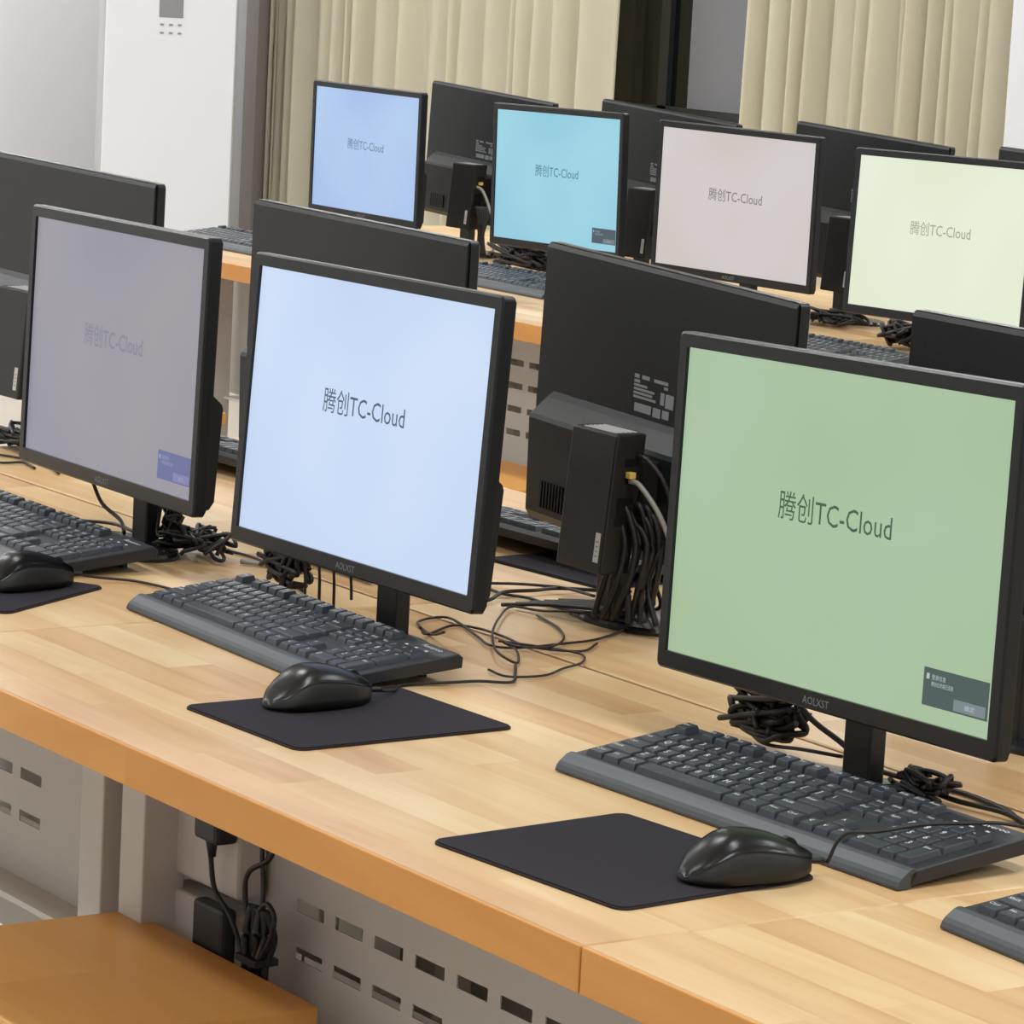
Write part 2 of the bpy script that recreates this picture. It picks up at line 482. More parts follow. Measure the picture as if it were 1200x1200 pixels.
# thin clients behind the turned-away monitors
def thin_client(label, x, y, yaw, dx, group):
    root = thing('thin_client', label, 'mini computer', (x, y, D), R(yaw) + math.pi, group)
    c = -dx
    def tl(bm):
        for v in bm.verts: v.co.y += 0.085 * (Z0 + 0.142 - v.co.z)
        return bm
    bm = bmesh.new(); box(bm, c - 0.0405, c + 0.0445, 0.0725, 0.110, Z0 - 0.006, Z0 + 0.142, 0.0025); tl(bm); link('case', bm, M['pc'], root)
    bm = bmesh.new(); box(bm, c - 0.03, c + 0.03, 0.0485, 0.080, Z0 + 0.065, Z0 + 0.11); link('mounting_bracket', bm, M['pc'], root)
    # top grille
    bm = bmesh.new()
    for k in range(5): box(bm, c - 0.030, c + 0.030, 0.078 + k * 0.006, 0.081 + k * 0.006, Z0 + 0.1418, Z0 + 0.1428)
    tag(link('top_grille', bm, M['white_label'], root), 'pale grille lines on top')
    # white sticker on the face seen from behind, at its lower right (local -x)
    bm = bmesh.new(); box(bm, c - 0.0335, c - 0.0245, 0.1099, 0.1104, Z0 + 0.006, Z0 + 0.037, 0.0); tl(bm); s = link('sticker', bm, M['white_label'], root)
    bm = bmesh.new()
    for k in range(4): box(bm, c - 0.031, c - 0.027, 0.1104, 0.1106, Z0 + 0.012 + k * 0.005, Z0 + 0.0135 + k * 0.005)
    tl(bm)
    link('print', bm, M['grey_print'], s)
    # ports on the narrow side (local -x)
    bm = bmesh.new()
    box(bm, c - 0.0411, c - 0.0404, 0.080, 0.096, Z0 + 0.108, Z0 + 0.116)
    box(bm, c - 0.0411, c - 0.0404, 0.080, 0.094, Z0 + 0.090, Z0 + 0.102)
    box(bm, c - 0.0411, c - 0.0404, 0.080, 0.100, Z0 + 0.045, Z0 + 0.075)
    tl(bm)
    link('port_row', bm, M['gloss'], root)
    bm = bmesh.new(); box(bm, c - 0.050, c - 0.0411, 0.090, 0.098, Z0 + 0.096, Z0 + 0.103, 0.001); tag(link('network_plug', bm, M['yellow'], root), 'yellow plug in the side')
    return root
thin_client('black thin client box behind the big monitor back left of the green screen', -3.105, 2.320, -1.5, 0.03, 'thin clients behind monitors')
thin_client('black thin client box hung behind the far monitor back next to the blue screen', -7.055, 4.720, 3.5, 0.045, 'thin clients behind monitors')
thin_client('black thin client box between the cyan and pinkish far screens', -6.366, 4.720, 2.5, 0.05, 'thin clients behind monitors')
thin_client('black thin client box between the pinkish and the yellow-green far screens', -5.676, 4.720, 1.5, 0.05, 'thin clients behind monitors')
thin_client('black thin client box at the left edge behind the violet-grey screen', -4.512, 2.335, 2.0, 0.03, 'thin clients behind monitors')

# ---------------------------------------------------------------- keyboards
KW, KD = 0.445, 0.147
KU = 0.0187
def kz(y):                # height of the tilted key plate
    return 0.013 + 0.017 * (y / KD)
def kb_case_bm():
    bm = bmesh.new()
    prism_x(bm, [(0.012, 0.002), (KD, 0.016), (KD + 0.001, 0.026), (KD - 0.004, kz(KD)), (0.018, kz(0.018)), (0.012, 0.012)], -KW / 2, KW / 2)
    bmesh.ops.bevel(bm, geom=[e for e in bm.edges if e.calc_length() < 0.2], offset=0.0012, segments=1, affect='EDGES')
    return bm
def kb_bar_bm():
    bm = bmesh.new()
    prism_x(bm, [(0.0, 0.001), (0.014, 0.001), (0.019, 0.010), (0.019, kz(0.018) + 0.001), (0.016, kz(0.016) + 0.0015), (0.012, kz(0.012) + 0.0008), (0.008, 0.0122), (0.0045, 0.0098), (0.0018, 0.0068), (0.0, 0.003)], -KW / 2, KW / 2)
    return bm
def kb_feet_bm(s):
    bm = bmesh.new(); box(bm, s * 0.17 - 0.012, s * 0.17 + 0.012, KD - 0.022, KD - 0.016, 0.0, 0.018); return bm

rows = [  # (row y index, [(label, width units)], start)
 (5.35, [('Esc', 1), (None, 1), ('F1', 1), ('F2', 1), ('F3', 1), ('F4', 1), (None, .5), ('F5', 1), ('F6', 1), ('F7', 1), ('F8', 1), (None, .5), ('F9', 1), ('F10', 1), ('F11', 1), ('F12', 1), (None, .25), ('PrSc', 1), ('ScrLk', 1), ('Pause', 1)]),
 (4, [(c, 1) for c in '`1234567890-='] + [('Back', 2), (None, .25), ('Ins', 1), ('Home', 1), ('PgUp', 1), (None, .25), ('Num', 1), ('/', 1), ('*', 1), ('-', 1)]),
 (3, [('Tab', 1.5)] + [(c, 1) for c in 'QWERTYUIOP[]'] + [('\\', 1.5), (None, .25), ('Del', 1), ('End', 1), ('PgDn', 1), (None, .25), ('7', 1), ('8', 1), ('9', 1), ('+', 1)]),
 (2, [('Caps', 1.75)] + [(c, 1) for c in "ASDFGHJKL;'"] + [('Enter', 2.25), (None, 3.5), ('4', 1), ('5', 1), ('6', 1)]),
 (1, [('Shift', 2.25)] + [(c, 1) for c in 'ZXCVBNM,./'] + [('Shift', 2.75), (None, 1.25), ('^', 1), (None, 1.25), ('1', 1), ('2', 1), ('3', 1), ('Ent', 1)]),
 (0, [('Ctrl', 1.25), ('Win', 1.25), ('Alt', 1.25), ('space', 6.25), ('Alt', 1.25), ('Fn', 1.25), ('Menu', 1.25), ('Ctrl', 1.25), (None, .25), ('<', 1), ('v', 1), ('>', 1), (None, .25), ('0', 2), ('.', 1)]),
]
KY0 = 0.0225; KYP = 0.0181
def add_key(bm, x0, x1, y0, y1, lab, tall=0.0):
    g = 0.0007
    x0 += g; x1 -= g; y0 += g; y1 -= g
    h = 0.0052 + tall; i = 0.0022
    bz = lambda y: kz(y)
    a = [bm.verts.new((x, y, bz(y))) for x, y in ((x0, y0), (x1, y0), (x1, y1), (x0, y1))]
    c = [bm.verts.new((x, y, bz(y) + h)) for x, y in ((x0 + i, y0 + i), (x1 - i, y0 + i), (x1 - i, y1 - i * .8), (x0 + i, y1 - i * .8))]
    m = [bm.verts.new((x, y, bz(y) + h - 0.0008)) for x, y in ((x0 + i * .7, y0 + i * .7), (x1 - i * .7, y0 + i * .7), (x1 - i * .7, y1 - i * .56), (x0 + i * .7, y1 - i * .56))]
    bm.faces.new(c)
    for k in range(4):
        j = (k + 1) % 4
        bm.faces.new((a[k], a[j], m[j], m[k])); bm.faces.new((m[k], m[j], c[j], c[k]))
    if lab and lab != 'space':
        big = len(lab) == 1
        s = 0.0092 if big else 0.0052
        ly = y1 - i - (0.0084 if big else 0.0060)
        w = None if big else min((x1 - x0) - 2 * i - 0.002, 0.0027 * len(lab))
        add_text(bm, lab, s, lambda x, y: (x0 + i + 0.0014 + x, ly + y, bz(ly + y) + h + 0.00012), mi=1, width=w)
keys = []   # name, bmesh builder args
for ry, items in rows:
    x = -KW / 2 + 0.0115
    for lab, w in items:
        if lab is not None:
            y0 = KY0 + ry * KYP
            y1 = y0 + KYP
            if lab in ('+', 'Ent'): 
                if lab == '+': y0 -= KYP
                else: y0 -= KYP
            nm = 'key'
            if lab == 'space': nm = 'space_bar'
            elif lab in ('Enter', 'Ent'): nm = 'enter_key'
            elif lab == 'Shift': nm = 'shift_key'
            elif lab == 'Back': nm = 'backspace_key'
            keys.append((nm, x, x + w * KU, y0, y1, lab, 0.0015 if ry > 5 else 0.0))
        x += w * KU

def kb_body(root):
    bm = kb_case_bm(); link('case', bm, M['kb'], root)
    bm = kb_bar_bm(); tag(link('front_bar', bm, M['kbar'], root), 'lighter grey rounded front bar')
    for s in (-1, 1): link('foot', kb_feet_bm(s), M['kb'], root)
    bm = bmesh.new()
    add_text(bm, 'Raveroo', 0.0085, lambda x, y: (KW / 2 - 0.052 + x, KD - 0.0165 + y, kz(KD - 0.0165 + y) + 0.0016), width=0.036)
    link('logo', bm, M['white_print'], root)
    bm = bmesh.new()
    for k in range(3): box(bm, KW / 2 - 0.072 + k * 0.019, KW / 2 - 0.068 + k * 0.019, KD - 0.024, KD - 0.0215, kz(KD - 0.023), kz(KD - 0.022) + 0.0006)
    link('status_light', bm, M['legend'], root)

def keyboard_proto():
    root = thing('keyboard', 'x', 'keyboard', (0, 0, D))
    kb_body(root)
    for nm, x0, x1, y0, y1, lab, tall in keys:
        bm = bmesh.new(); add_key(bm, x0, x1, y0, y1, lab, tall)
        link(nm, bm, [M['key'], M['legend']], root)
    return root
def keyboard_small():
    root = thing('keyboard', 'x', 'keyboard', (0, 0, D))
    kb_body(root)
    bm = bmesh.new()
    for nm, x0, x1, y0, y1, lab, tall in keys: add_key(bm, x0, x1, y0, y1, lab, tall)
    link('key_field', bm, [M['key'], M['legend']], root)
    return root
KP = keyboard_proto(); KS = keyboard_small()
used = set()
def put_keyboard(proto, label, x, y, yaw, group, corner=True, z=0.0, flip=False):
    r = proto if proto.name not in used else copy_tree(proto)
    used.add(proto.name)
    a = R(yaw)
    if corner:  # x, y name the front left corner
        x += math.cos(a) * KW / 2; y += math.sin(a) * KW / 2
    r.location = (x, y, D + z); r.rotation_euler = (0, 0, a + (math.pi if flip else 0))
    r['label'] = label; r['group'] = group
    return r
GK = 'keyboards on the near desks'; GK2 = 'keyboards on the far desks'
put_keyboard(KP, 'black keyboard in front of the pale-blue screen, right of the leftmost mouse', -3.336, 1.800, -2.5, GK)
put_keyboard(KP, 'black keyboard in front of the green screen with a mouse cable lying over it', -2.539, 1.799, 2.1, GK)
put_keyboard(KP, 'black keyboard cut by the left edge, in front of the violet-grey screen', -3.968, 1.800, -1.5, GK)
put_keyboard(KP, 'corner of a black keyboard at the lower right edge of the picture', -1.995, 1.774, -3.0, GK)
put_keyboard(KS, 'far keyboard showing between the near monitor tops, below the cyan screen', -6.575, 4.250, -0.8, GK2)
put_keyboard(KS, 'far keyboard below the yellow-green screen, above the green screen top edge', -5.34, 4.095, 0.0, GK2)
put_keyboard(KS, 'far keyboard at the left end, under the air conditioner', -7.43, 4.085, 0.0, GK2)
put_keyboard(KS, 'keyboard seen edge-on behind the big monitor back, right of the pale-blue screen', -3.50, 2.562, 2.0, GK, corner=False, z=0.0, flip=True)
put_keyboard(KS, 'keyboard hidden mostly behind the gap between the violet-grey and pale-blue screens', -4.20, 2.52, 2.0, GK, corner=False, flip=True)

# ---------------------------------------------------------------- mice and pads
def mouse_proto():
    root = thing('mouse', 'x', 'mouse', (0, 0, D))
    L, Wd, H = 0.116, 0.061, 0.037
    def section(t):
        # t 0 (palm end, -y) .. 1 (nose, +y)
        w = Wd / 2 * (max(0.0, 1 - abs(2 * t - 0.92) ** 3.2 * 0.72)) * (0.97 - 0.10 * t)
        if t < 0.10: w *= math.sqrt(max(0.0, t / 0.10)) * 0.6 + 0.4
        h = H * (math.sin(min(1.0, (t + 0.03) / 0.42) * math.pi / 2) if t < 0.39 else (0.36 + 0.64 * math.cos((t - 0.39) / 0.61 * math.pi / 2) ** 0.9))
        return w, h
    def shell(u0, u1, seg, off=0.0, zlow=None):
        bm = bmesh.new(); NS = 30; rings = []
        for i in range(NS + 1):
            t = i / NS; w, h = section(t); y = -L / 2 + L * t
            ring = []
            for k in range(seg + 1):
                a = math.pi * (u0 + (u1 - u0) * k / seg)
                ca, sa = math.cos(a), math.sin(a)
                px = (w + off) * math.copysign(abs(ca) ** 0.75, ca); pz = 0.002 + (h + off) * abs(sa) ** 0.8
                ring.append(bm.verts.new((px, y, pz)))
            rings.append(ring)
        for a, b in zip(rings[:-1], rings[1:]):
            for k in range(seg):
                bm.faces.new((a[k], a[k + 1], b[k + 1], b[k]))
        return bm, rings
    bm, rings = shell(0.0, 1.0, 20)
    for a, b in zip(rings[:-1], rings[1:]): bm.faces.new((a[0], b[0], b[-1], a[-1]))
    bm.faces.new(rings[0]); bm.faces.new(rings[-1][::-1])
    body = link('body', bm, M['mouse_side'], root, smooth=True)
    bm, rings = shell(0.20, 0.80, 16, 0.0009)
    bmesh.ops.solidify(bm, geom=bm.faces[:], thickness=0.0012)
    link('top_shell', bm, M['mouse'], root, smooth=True)
    bm = bmesh.new()
    pts = [(0.0085 * math.sin(a), 0.0085 * math.cos(a)) for a in [2 * math.pi * k / 20 for k in range(20)]]
    w, h = section(0.80)
    for x0, x1 in ((-0.0032, 0.0032),):
        prism_x(bm, [(-L / 2 + L * 0.80 + p[0], h - 0.0035 + p[1]) for p in pts], x0, x1)
    link('scroll_wheel', bm, M['mouse_side'], root, smooth=False)
    bm = bmesh.new()
    tube(bm, [(0, L / 2 - 0.004, 0.010), (0, L / 2 + 0.012, 0.009)], 0.0026, 8)
    link('cable_sleeve', bm, M['cable'], root)
    return root
MP = mouse_proto()
def put_mouse(label, x, y, yaw, z=0.0035):
    r = MP if MP.name not in used else copy_tree(MP); used.add(MP.name)
    r.location = (x, y, D + z); r.rotation_euler = (0, 0, R(yaw)); r['label'] = label; r['group'] = 'mice on the near desks'
put_mouse('glossy black mouse on the middle pad, in front of the pale-blue screen', -2.838, 1.737, 2)
put_mouse('glossy black mouse on the right edge of the nearest pad, before the green screen', -2.166, 1.722, -8)
put_mouse('glossy black mouse at the left edge of the picture', -3.470, 1.752, 8)

def pad(label, x, y, yaw, w=0.235, d=0.2, z=0.0):
    root = thing('mouse_pad', label, 'mouse pad', (x, y, D + z), R(yaw), 'black cloth mouse pads')
    bm = bmesh.new(); slab(bm, rrect(w, d, 0.012, 6), 0.0, 0.0018); link('rubber_base', bm, M['pad_edge'], root)
    bm = bmesh.new(); slab(bm, rrect(w - 0.003, d - 0.003, 0.0105, 6), 0.0018, 0.003); link('cloth_top', bm, M['pad'], root)
pad('black mouse pad lying askew in front of the pale-blue screen, centre of the near desk', -2.789, 1.740, 2, 0.198, 0.238)
pad('black mouse pad nearest to us, at the desk front edge before the green screen', -2.257, 1.669, 5, 0.236, 0.205)
pad('black mouse pad under the mouse at the left edge', -3.500, 1.690, 32, 0.235, 0.2)
pad('black mouse pad on the far side of the seam, left of the big thin client', -3.385, 2.43, 5, 0.215, 0.14)

# ---------------------------------------------------------------- desks
SLY = 0.34
def desk_proto(WD=1.2):
    root = thing('desk', 'x', 'desk', (0, 0, 0))       # origin: front left corner on the floor; 1.2 wide, .6 deep
    bm = bmesh.new(); box(bm, 0.001, WD - 0.001, 0.0042, 0.5985, D - 0.036, D, 0.0015, 1)
    link('desktop', bm, M['wood'], root)
    bm = bmesh.new(); box(bm, 0.001, WD - 0.001, 0.001, 0.0040, D - 0.036, D, 0.0013, 2)
    tag(link('front_edge', bm, M['edge'], root), 'more orange varnished front edge')
    for x, y in ((0.02, 0.26), (WD - 0.07, 0.26), (0.02, 0.53), (WD - 0.07, 0.53)):
        bm = bmesh.new(); box(bm, x, x + 0.05, y, y + 0.05, 0.0, D - 0.0365, 0.002)
        link('leg', bm, M['steel_light'], root)
    def slotted(name, y, z0, z1, sw, pitch, sh, zs, x0=0.003, x1=WD - 0.003, margin=0.243, t=0.0015):
        bm = bmesh.new()
        xs = [x0]; solid = []
        x = x0 + margin
        while x + sw < x1 - margin: xs += [x, x + sw]; x += pitch
        xs.append(x1)
        zz = [z0]
        for z in zs: zz += [z - sh, z]
        zz.append(z1); zz.sort()
        V = {}
        def v(i, k, yy):
            if (i, k, yy) not in V: V[(i, k, yy)] = bm.verts.new((xs[i], y + yy, zz[k]))
            return V[(i, k, yy)]
        for i in range(len(xs) - 1):
            for k in range(len(zz) - 1):
                if i % 2 == 1 and k % 2 == 1: continue
                bm.faces.new((v(i, k, 0), v(i + 1, k, 0), v(i + 1, k + 1, 0), v(i, k + 1, 0)))
                bm.faces.new((v(i, k, t), v(i, k + 1, t), v(i + 1, k + 1, t), v(i + 1, k, t)))
        # slot walls
        for i in range(1, len(xs) - 1, 2):
            for k in range(1, len(zz) - 1, 2):
                c = [(i, k), (i + 1, k), (i + 1, k + 1), (i, k + 1)]
                for a in range(4):
                    p, q = c[a], c[(a + 1) % 4]
                    bm.faces.new((v(*p, 0), v(*q, 0), v(*q, t), v(*p, t)))
        link(name, bm, M['steel'], root)
    slotted('modesty_panel', SLY, D - 0.365, D - 0.04, 0.052, 0.073, 0.013, [D - 0.14 - 0.049 * k for k in range(4)])
    bm = bmesh.new(); box(bm, 0.07, WD - 0.07, SLY - 0.045, SLY + 0.0, D - 0.372, D - 0.365); link('cable_tray_lip', bm, M['steel_light'], root)
    slotted('lower_panel', 0.50, 0.12, D - 0.38, 0.09, 0.14, 0.022, [D - 0.455, D - 0.53])
    bm = bmesh.new(); box(bm, 0.07, WD - 0.07, 0.53, 0.55, D - 0.08, D - 0.0365); link('rail', bm, M['steel'], root)
    return root
DP = desk_proto()
def put_desk(label, x, y, flip, group):
    r = DP if DP.name not in used else copy_tree(DP); used.add(DP.name)
    if flip: r.location = (x + 1.2, y + 0.6, 0); r.rotation_euler = (0, 0, math.pi)
    else: r.location = (x, y, 0)
    r['label'] = label; r['group'] = group
YF, YF2, XJ = 1.494, 3.936, -2.066
put_desk('butcher-block desk carrying the pale-blue and green screens, closest in the middle', XJ - 1.2, YF, False, 'desks of the near double row')
put_desk('butcher-block desk at the lower right corner, beyond the joint in the desk edge', XJ, YF, False, 'desks of the near double row')
put_desk('butcher-block desk at the left carrying the violet-grey screen', XJ - 2.4, YF, False, 'desks of the near double row')
put_desk('butcher-block desk behind the seam, under the monitor back with the thin client', XJ - 1.2, YF + 0.605, True, 'desks of the near double row')
put_desk('butcher-block desk behind the seam at the right, hidden mostly by the green screen', XJ, YF + 0.605, True, 'desks of the near double row')
put_desk('butcher-block desk behind the seam at the left, behind the violet-grey screen', XJ - 2.4, YF + 0.605, True, 'desks of the near double row')
r = desk_proto(0.87); r.location = (-7.47, YF2, 0)
tag(r, 'short far butcher-block desk under the blue screen, seen between the near monitors', 'desk', 'desks of the far double row')
put_desk('far butcher-block desk under the cyan and pinkish screens', -6.60, YF2, False, 'desks of the far double row')
put_desk('far butcher-block desk at the right edge below the yellow-green screen', -5.40, YF2, False, 'desks of the far double row')
put_desk('far left desk of the rear half, carrying the dark grey monitor back', -7.80, YF2 + 0.605, True, 'desks of the far double row')
put_desk('far middle desk of the rear half, carrying the monitor back by the pinkish screen', -6.60, YF2 + 0.605, True, 'desks of the far double row')
put_desk('far right desk of the rear half, carrying the top-corner-only monitor back', -5.40, YF2 + 0.605, True, 'desks of the far double row')

# stools
def stool(label, x0, x1, y0, y1, top=0.45, group='wooden stools'):
    root = thing('stool', label, 'stool', ((x0 + x1) / 2, (y0 + y1) / 2, 0), 0, group)
    w, d = (x1 - x0) / 2, (y1 - y0) / 2
    bm = bmesh.new(); box(bm, -w, w, -d, d, top - 0.028, top, 0.004, 3); link('seat', bm, M['stool'], root)
    for sx in (-1, 1):
        for sy in (-1, 1):
            bm = bmesh.new(); cx, cy = sx * (w - 0.03), sy * (d - 0.03); box(bm, cx - 0.015, cx + 0.015, cy - 0.015, cy + 0.015, 0, top - 0.0285, 0.002); link('leg', bm, M['steel_light'], root)
    return root
stool('orange wooden stool pushed under the near desk at the lower left corner', -3.250, -2.868, 1.480, 1.772)
stool('orange wooden stool seen as a tan strip below the far desk panel', -5.98, -5.60, 3.79, 4.05)
stool('orange wooden stool seen in the gap between the violet-grey and pale-blue screens', -7.05, -6.70, 3.55, 3.84)

# ---------------------------------------------------------------- under the near desk
def socket(label, x, y, z, w, h):
    root = thing('socket_box', label, 'socket box', (x, y, z), 0, 'socket boxes under the near desk')
    bm = bmesh.new(); box(bm, 0, w, 0, 0.035, 0, h, 0.004, 2); link('cover', bm, M['socket'], root)
    bm = bmesh.new()
    for k in range(3): box(bm, w * 0.62 + k * 0.012, w * 0.62 + k * 0.012 + 0.004, -0.0006, 0.001, h * 0.6, h * 0.75)
    link('socket_hole', bm, M['gloss'], root)
ySB = YF + 0.30
socket('upper white socket box under the near desk beside the legs', -3.228, ySB, D - 0.250, 0.155, 0.125)
socket('lower white socket box under the near desk, below the other one', -3.228, ySB, D - 0.385, 0.155, 0.118)
def adapter(name, label, x0, x1, y0, y1, z0, z1, neck=True):
    root = thing(name, label, 'power adapter', ((x0 + x1) / 2, (y0 + y1) / 2, z0), 0)
    w, d, h = (x1 - x0) / 2, (y1 - y0) / 2, z1 - z0
    bm = bmesh.new(); box(bm, -w, w, -d, d, 0, h, 0.005, 2); link('body', bm, M['cable'], root)
    bm = bmesh.new(); tube(bm, [(-0.0 - (0.008 if neck else 0), 0, 0.002), (-0.006 if neck else 0.0, 0, -0.018)], lambda t: 0.007 - 0.003 * t, 8, smooth=False); link('cable_neck', bm, M['cable'], root)
adapter('power_adapter', 'black plug-in power adapter just below the desk edge, upper of two', -3.113, -3.066, 1.764, 1.791, D - 0.190, D - 0.12)
adapter('power_adapter', 'larger black power adapter below the other, above the stool', -3.128, -3.066, 1.775, 1.7935, D - 0.42, D - 0.257, False)
bm = bmesh.new()
z = lambda v: D + v
tube(bm, [(-3.096, 1.776, z(-.205)), (-3.09, 1.779, z(-.24)), (-3.062, 1.782, z(-.262)), (-3.038, 1.785, z(-.30)), (-3.028, 1.785, z(-.345))], 0.0028)
tag(link('adapter_cable', bm, M['cable']), 'black cable running down from the upper power adapter', 'cable')
bm = bmesh.new()
tube(bm, [(-2.958, 1.752, z(-.10)), (-2.955, 1.752, z(-.168)), (-2.950, 1.752, z(-.205)), (-2.948, 1.75, z(-.235)), (-2.95, 1.75, z(-.30))], 0.0028)
tube(bm, [(-2.925, 1.752, z(-.12)), (-2.937, 1.752, z(-.166)), (-2.972, 1.748, z(-.19)), (-2.978, 1.748, z(-.215)), (-2.97, 1.75, z(-.25)), (-2.962, 1.75, z(-.3))], 0.0028)
for k in range(6):
    dx = (k - 2.5) * 0.0055
    tube(bm, [(-2.953 + dx, 1.750, z(-.222)), (-2.952 + dx * 1.25, 1.745 + (k % 3) * .006, z(-.25)), (-2.955 + dx, 1.746 + (k % 2) * .006, z(-.285)), (-2.957 + dx * 1.5, 1.75, z(-.318)), (-2.96 + dx * 1.2, 1.75, z(-.36))], 0.0042)
tube(bm, [(-2.950, 1.748, z(-.225)), (-2.932, 1.746, z(-.213)), (-2.917, 1.746, z(-.222)), (-2.922, 1.746, z(-.245)), (-2.945, 1.748, z(-.275))], 0.0028)
box(bm, -2.975, -2.937, 1.738, 1.765, z(-.279), z(-.272))
for v in bm.verts: v.co += Vector((-0.058, 0.035, -0.018))
tag(link('cable_bundle', bm, M['cable']), 'tied bundle of black cable hanging under the near desk', 'cable bundle')

# ---------------------------------------------------------------- cables on the desks
def cable(label, pts, r=0.0018, m='cable', name='cable', z0=0.0, group=None):
    bm = bmesh.new()
    P = [(p[0], p[1], D + (p[2] if len(p) > 2 else 0.003 + z0)) for p in pts]
    tube(bm, P, r, 6)
    return tag(link(name, bm, M[m]), label, 'cable', group)
cable('thin dark cable wandering from the pale-blue screen stand across the seam to the base behind',
      [(-3.03, 2.0, .02), (-3.10, 2.03), (-3.162, 2.053), (-3.178, 2.096), (-3.139, 2.092), (-3.073, 2.070), (-3.03, 2.057), (-3.009, 2.075), (-3.012, 2.136), (-3.02, 2.184), (-3.061, 2.252), (-3.10, 2.30, .01)], 0.0014, 'brown_cable')
cable('second thin dark cable crossing the first one right of the pale-blue screen stand',
      [(-3.06, 1.99, .02), (-3.102, 2.026), (-3.134, 2.078), (-3.113, 2.096), (-3.052, 2.088, .006), (-2.997, 2.083, .006), (-2.972, 2.129), (-3.0, 2.17)], 0.0014, 'brown_cable')
cable('dark cable lying in a big round loop between the pale-blue and green screens',
      [(-3.09, 2.255, .012), (-3.13, 2.225, .010), (-3.162, 2.210, .006), (-3.197, 2.196, .005), (-3.146, 2.146, .006), (-3.068, 2.085, .008), (-2.990, 2.036, .008), (-2.949, 2.024, .006), (-2.945, 2.034), (-2.983, 2.057, .007), (-3.018, 2.065, .008), (-2.981, 2.062, .01), (-2.982, 2.099, .008), (-3.024, 2.144, .005), (-3.085, 2.18), (-3.155, 2.2)], 0.0014, 'brown_cable')
cable('thin cable end trailing right of the big round loop',
      [(-3.02, 2.06, .009), (-2.99, 2.09, .007), (-2.961, 2.121), (-2.923, 2.097), (-2.904, 2.061), (-2.882, 2.025), (-2.883, 1.995), (-2.895, 1.982), (-2.925, 1.985)], 0.0013, 'brown_cable')
cable('mouse cable running right from the middle mouse over the desk',
      [(-2.840, 1.800, .012), (-2.862, 1.835, .005), (-2.892, 1.862), (-2.885, 1.906), (-2.880, 1.943), (-2.865, 1.972), (-2.90, 2.0), (-2.935, 2.024)], 0.0016)
cable('black cable curving behind the pad on the far side of the seam',
      [(-3.36, 2.235, .004), (-3.317, 2.239), (-3.274, 2.237), (-3.243, 2.25), (-3.19, 2.248), (-3.12, 2.24, .009), (-3.06, 2.25, .010)], 0.0018)
cable('black cable pair coming out beside the pale-blue screen edge',
      [(-3.30, 2.16), (-3.246, 2.191), (-3.265, 2.231, .007), (-3.264, 2.27, .007), (-3.27, 2.31, .006), (-3.22, 2.34, .01)], 0.0022)
cable('thin black cable arching near the thin client foot',
      [(-3.34, 2.25), (-3.31, 2.277, .006), (-3.291, 2.300, .006), (-3.26, 2.31, .008), (-3.19, 2.30, .012)], 0.0018)
for k in range(5):
    cable('grey-black cables fanning out over the stand base of the monitor with the thin client',
          [(-3.215 + k * .004, 2.195 + k * .016, .004 + .001 * k), (-3.17, 2.215 + k * .015, .011), (-3.12, 2.235 + k * .013, .0155), (-3.07, 2.255 + k * .011, .020), (-3.055, 2.262 + k * .005, .05)], 0.0024, group='cables over the far-side stand base')
cable('mouse cable of the nearest mouse lying over the keyboard before the green screen',
      [(-2.151, 1.790, .012), (-2.145, 1.80, .035), (-2.129, 1.82, .0395), (-2.128, 1.866, .041), (-2.115, 1.90, .042), (-2.108, 1.935, .040), (-2.10, 1.97, .03), (-2.09, 2.0, .006)], 0.0016)
cable('mouse cable of the left mouse running under the keyboard',
      [(-3.480, 1.815, .012), (-3.485, 1.845, .006), (-3.47, 1.88), (-3.428, 1.893), (-3.39, 1.90), (-3.345, 1.93)], 0.0016)
cable('black cable slanting from the green screen down to its stand', [(-2.50, 2.02, .07), (-2.47, 2.025, .045), (-2.43, 2.03, .03), (-2.40, 2.035, .015)], 0.0026)
cable('dark cable at the left edge beside the violet-grey screen', [(-4.42, 2.14), (-4.37, 2.159), (-4.34, 2.17), (-4.28, 2.18), (-4.2, 2.16)], 0.0018)
cable('second dark cable at the left edge beside the violet-grey screen', [(-4.36, 2.10), (-4.307, 2.127), (-4.30, 2.157), (-4.25, 2.15)], 0.0018)
cable('black cable drooping under the violet-grey screen left of its stand', [(-3.81, 2.0, .072), (-3.80, 2.0, .057), (-3.775, 2.0, .036), (-3.73, 2.0, .024), (-3.70, 1.99, .014)], 0.0025)
cable('black cable arching on the desk left of the violet-grey screen stand', [(-3.86, 1.99), (-3.83, 2.01, .006), (-3.78, 2.02, .01), (-3.71, 2.01, .012)], 0.0022)
cable('dark cable running right from the violet-grey screen stand to the next keyboard', [(-3.60, 2.03, .01), (-3.62, 2.075), (-3.56, 2.085), (-3.50, 2.07), (-3.43, 2.05), (-3.36, 2.03)], 0.0018)
cable('grey network cable with a yellow tie behind the pale-blue screen corner', [(-3.54, 2.055, .004), (-3.50, 2.085, .004), (-3.53, 2.11, .006), (-3.46, 2.13, .004), (-3.38, 2.13, .004)], 0.003, 'grey_cable')
bm = bmesh.new(); box(bm, -3.52, -3.497, 2.092, 2.106, D + .001, D + .014, 0.002); tag(link('cable_tie', bm, M['yellow']), 'yellow tie on the grey network cable', 'cable tie')
cable('black cable looping back of the green screen stand', [(-2.42, 2.03, .012), (-2.41, 2.06, .006), (-2.363, 2.073), (-2.325, 2.084), (-2.261, 2.076), (-2.219, 2.059), (-2.15, 2.05)], 0.0024)
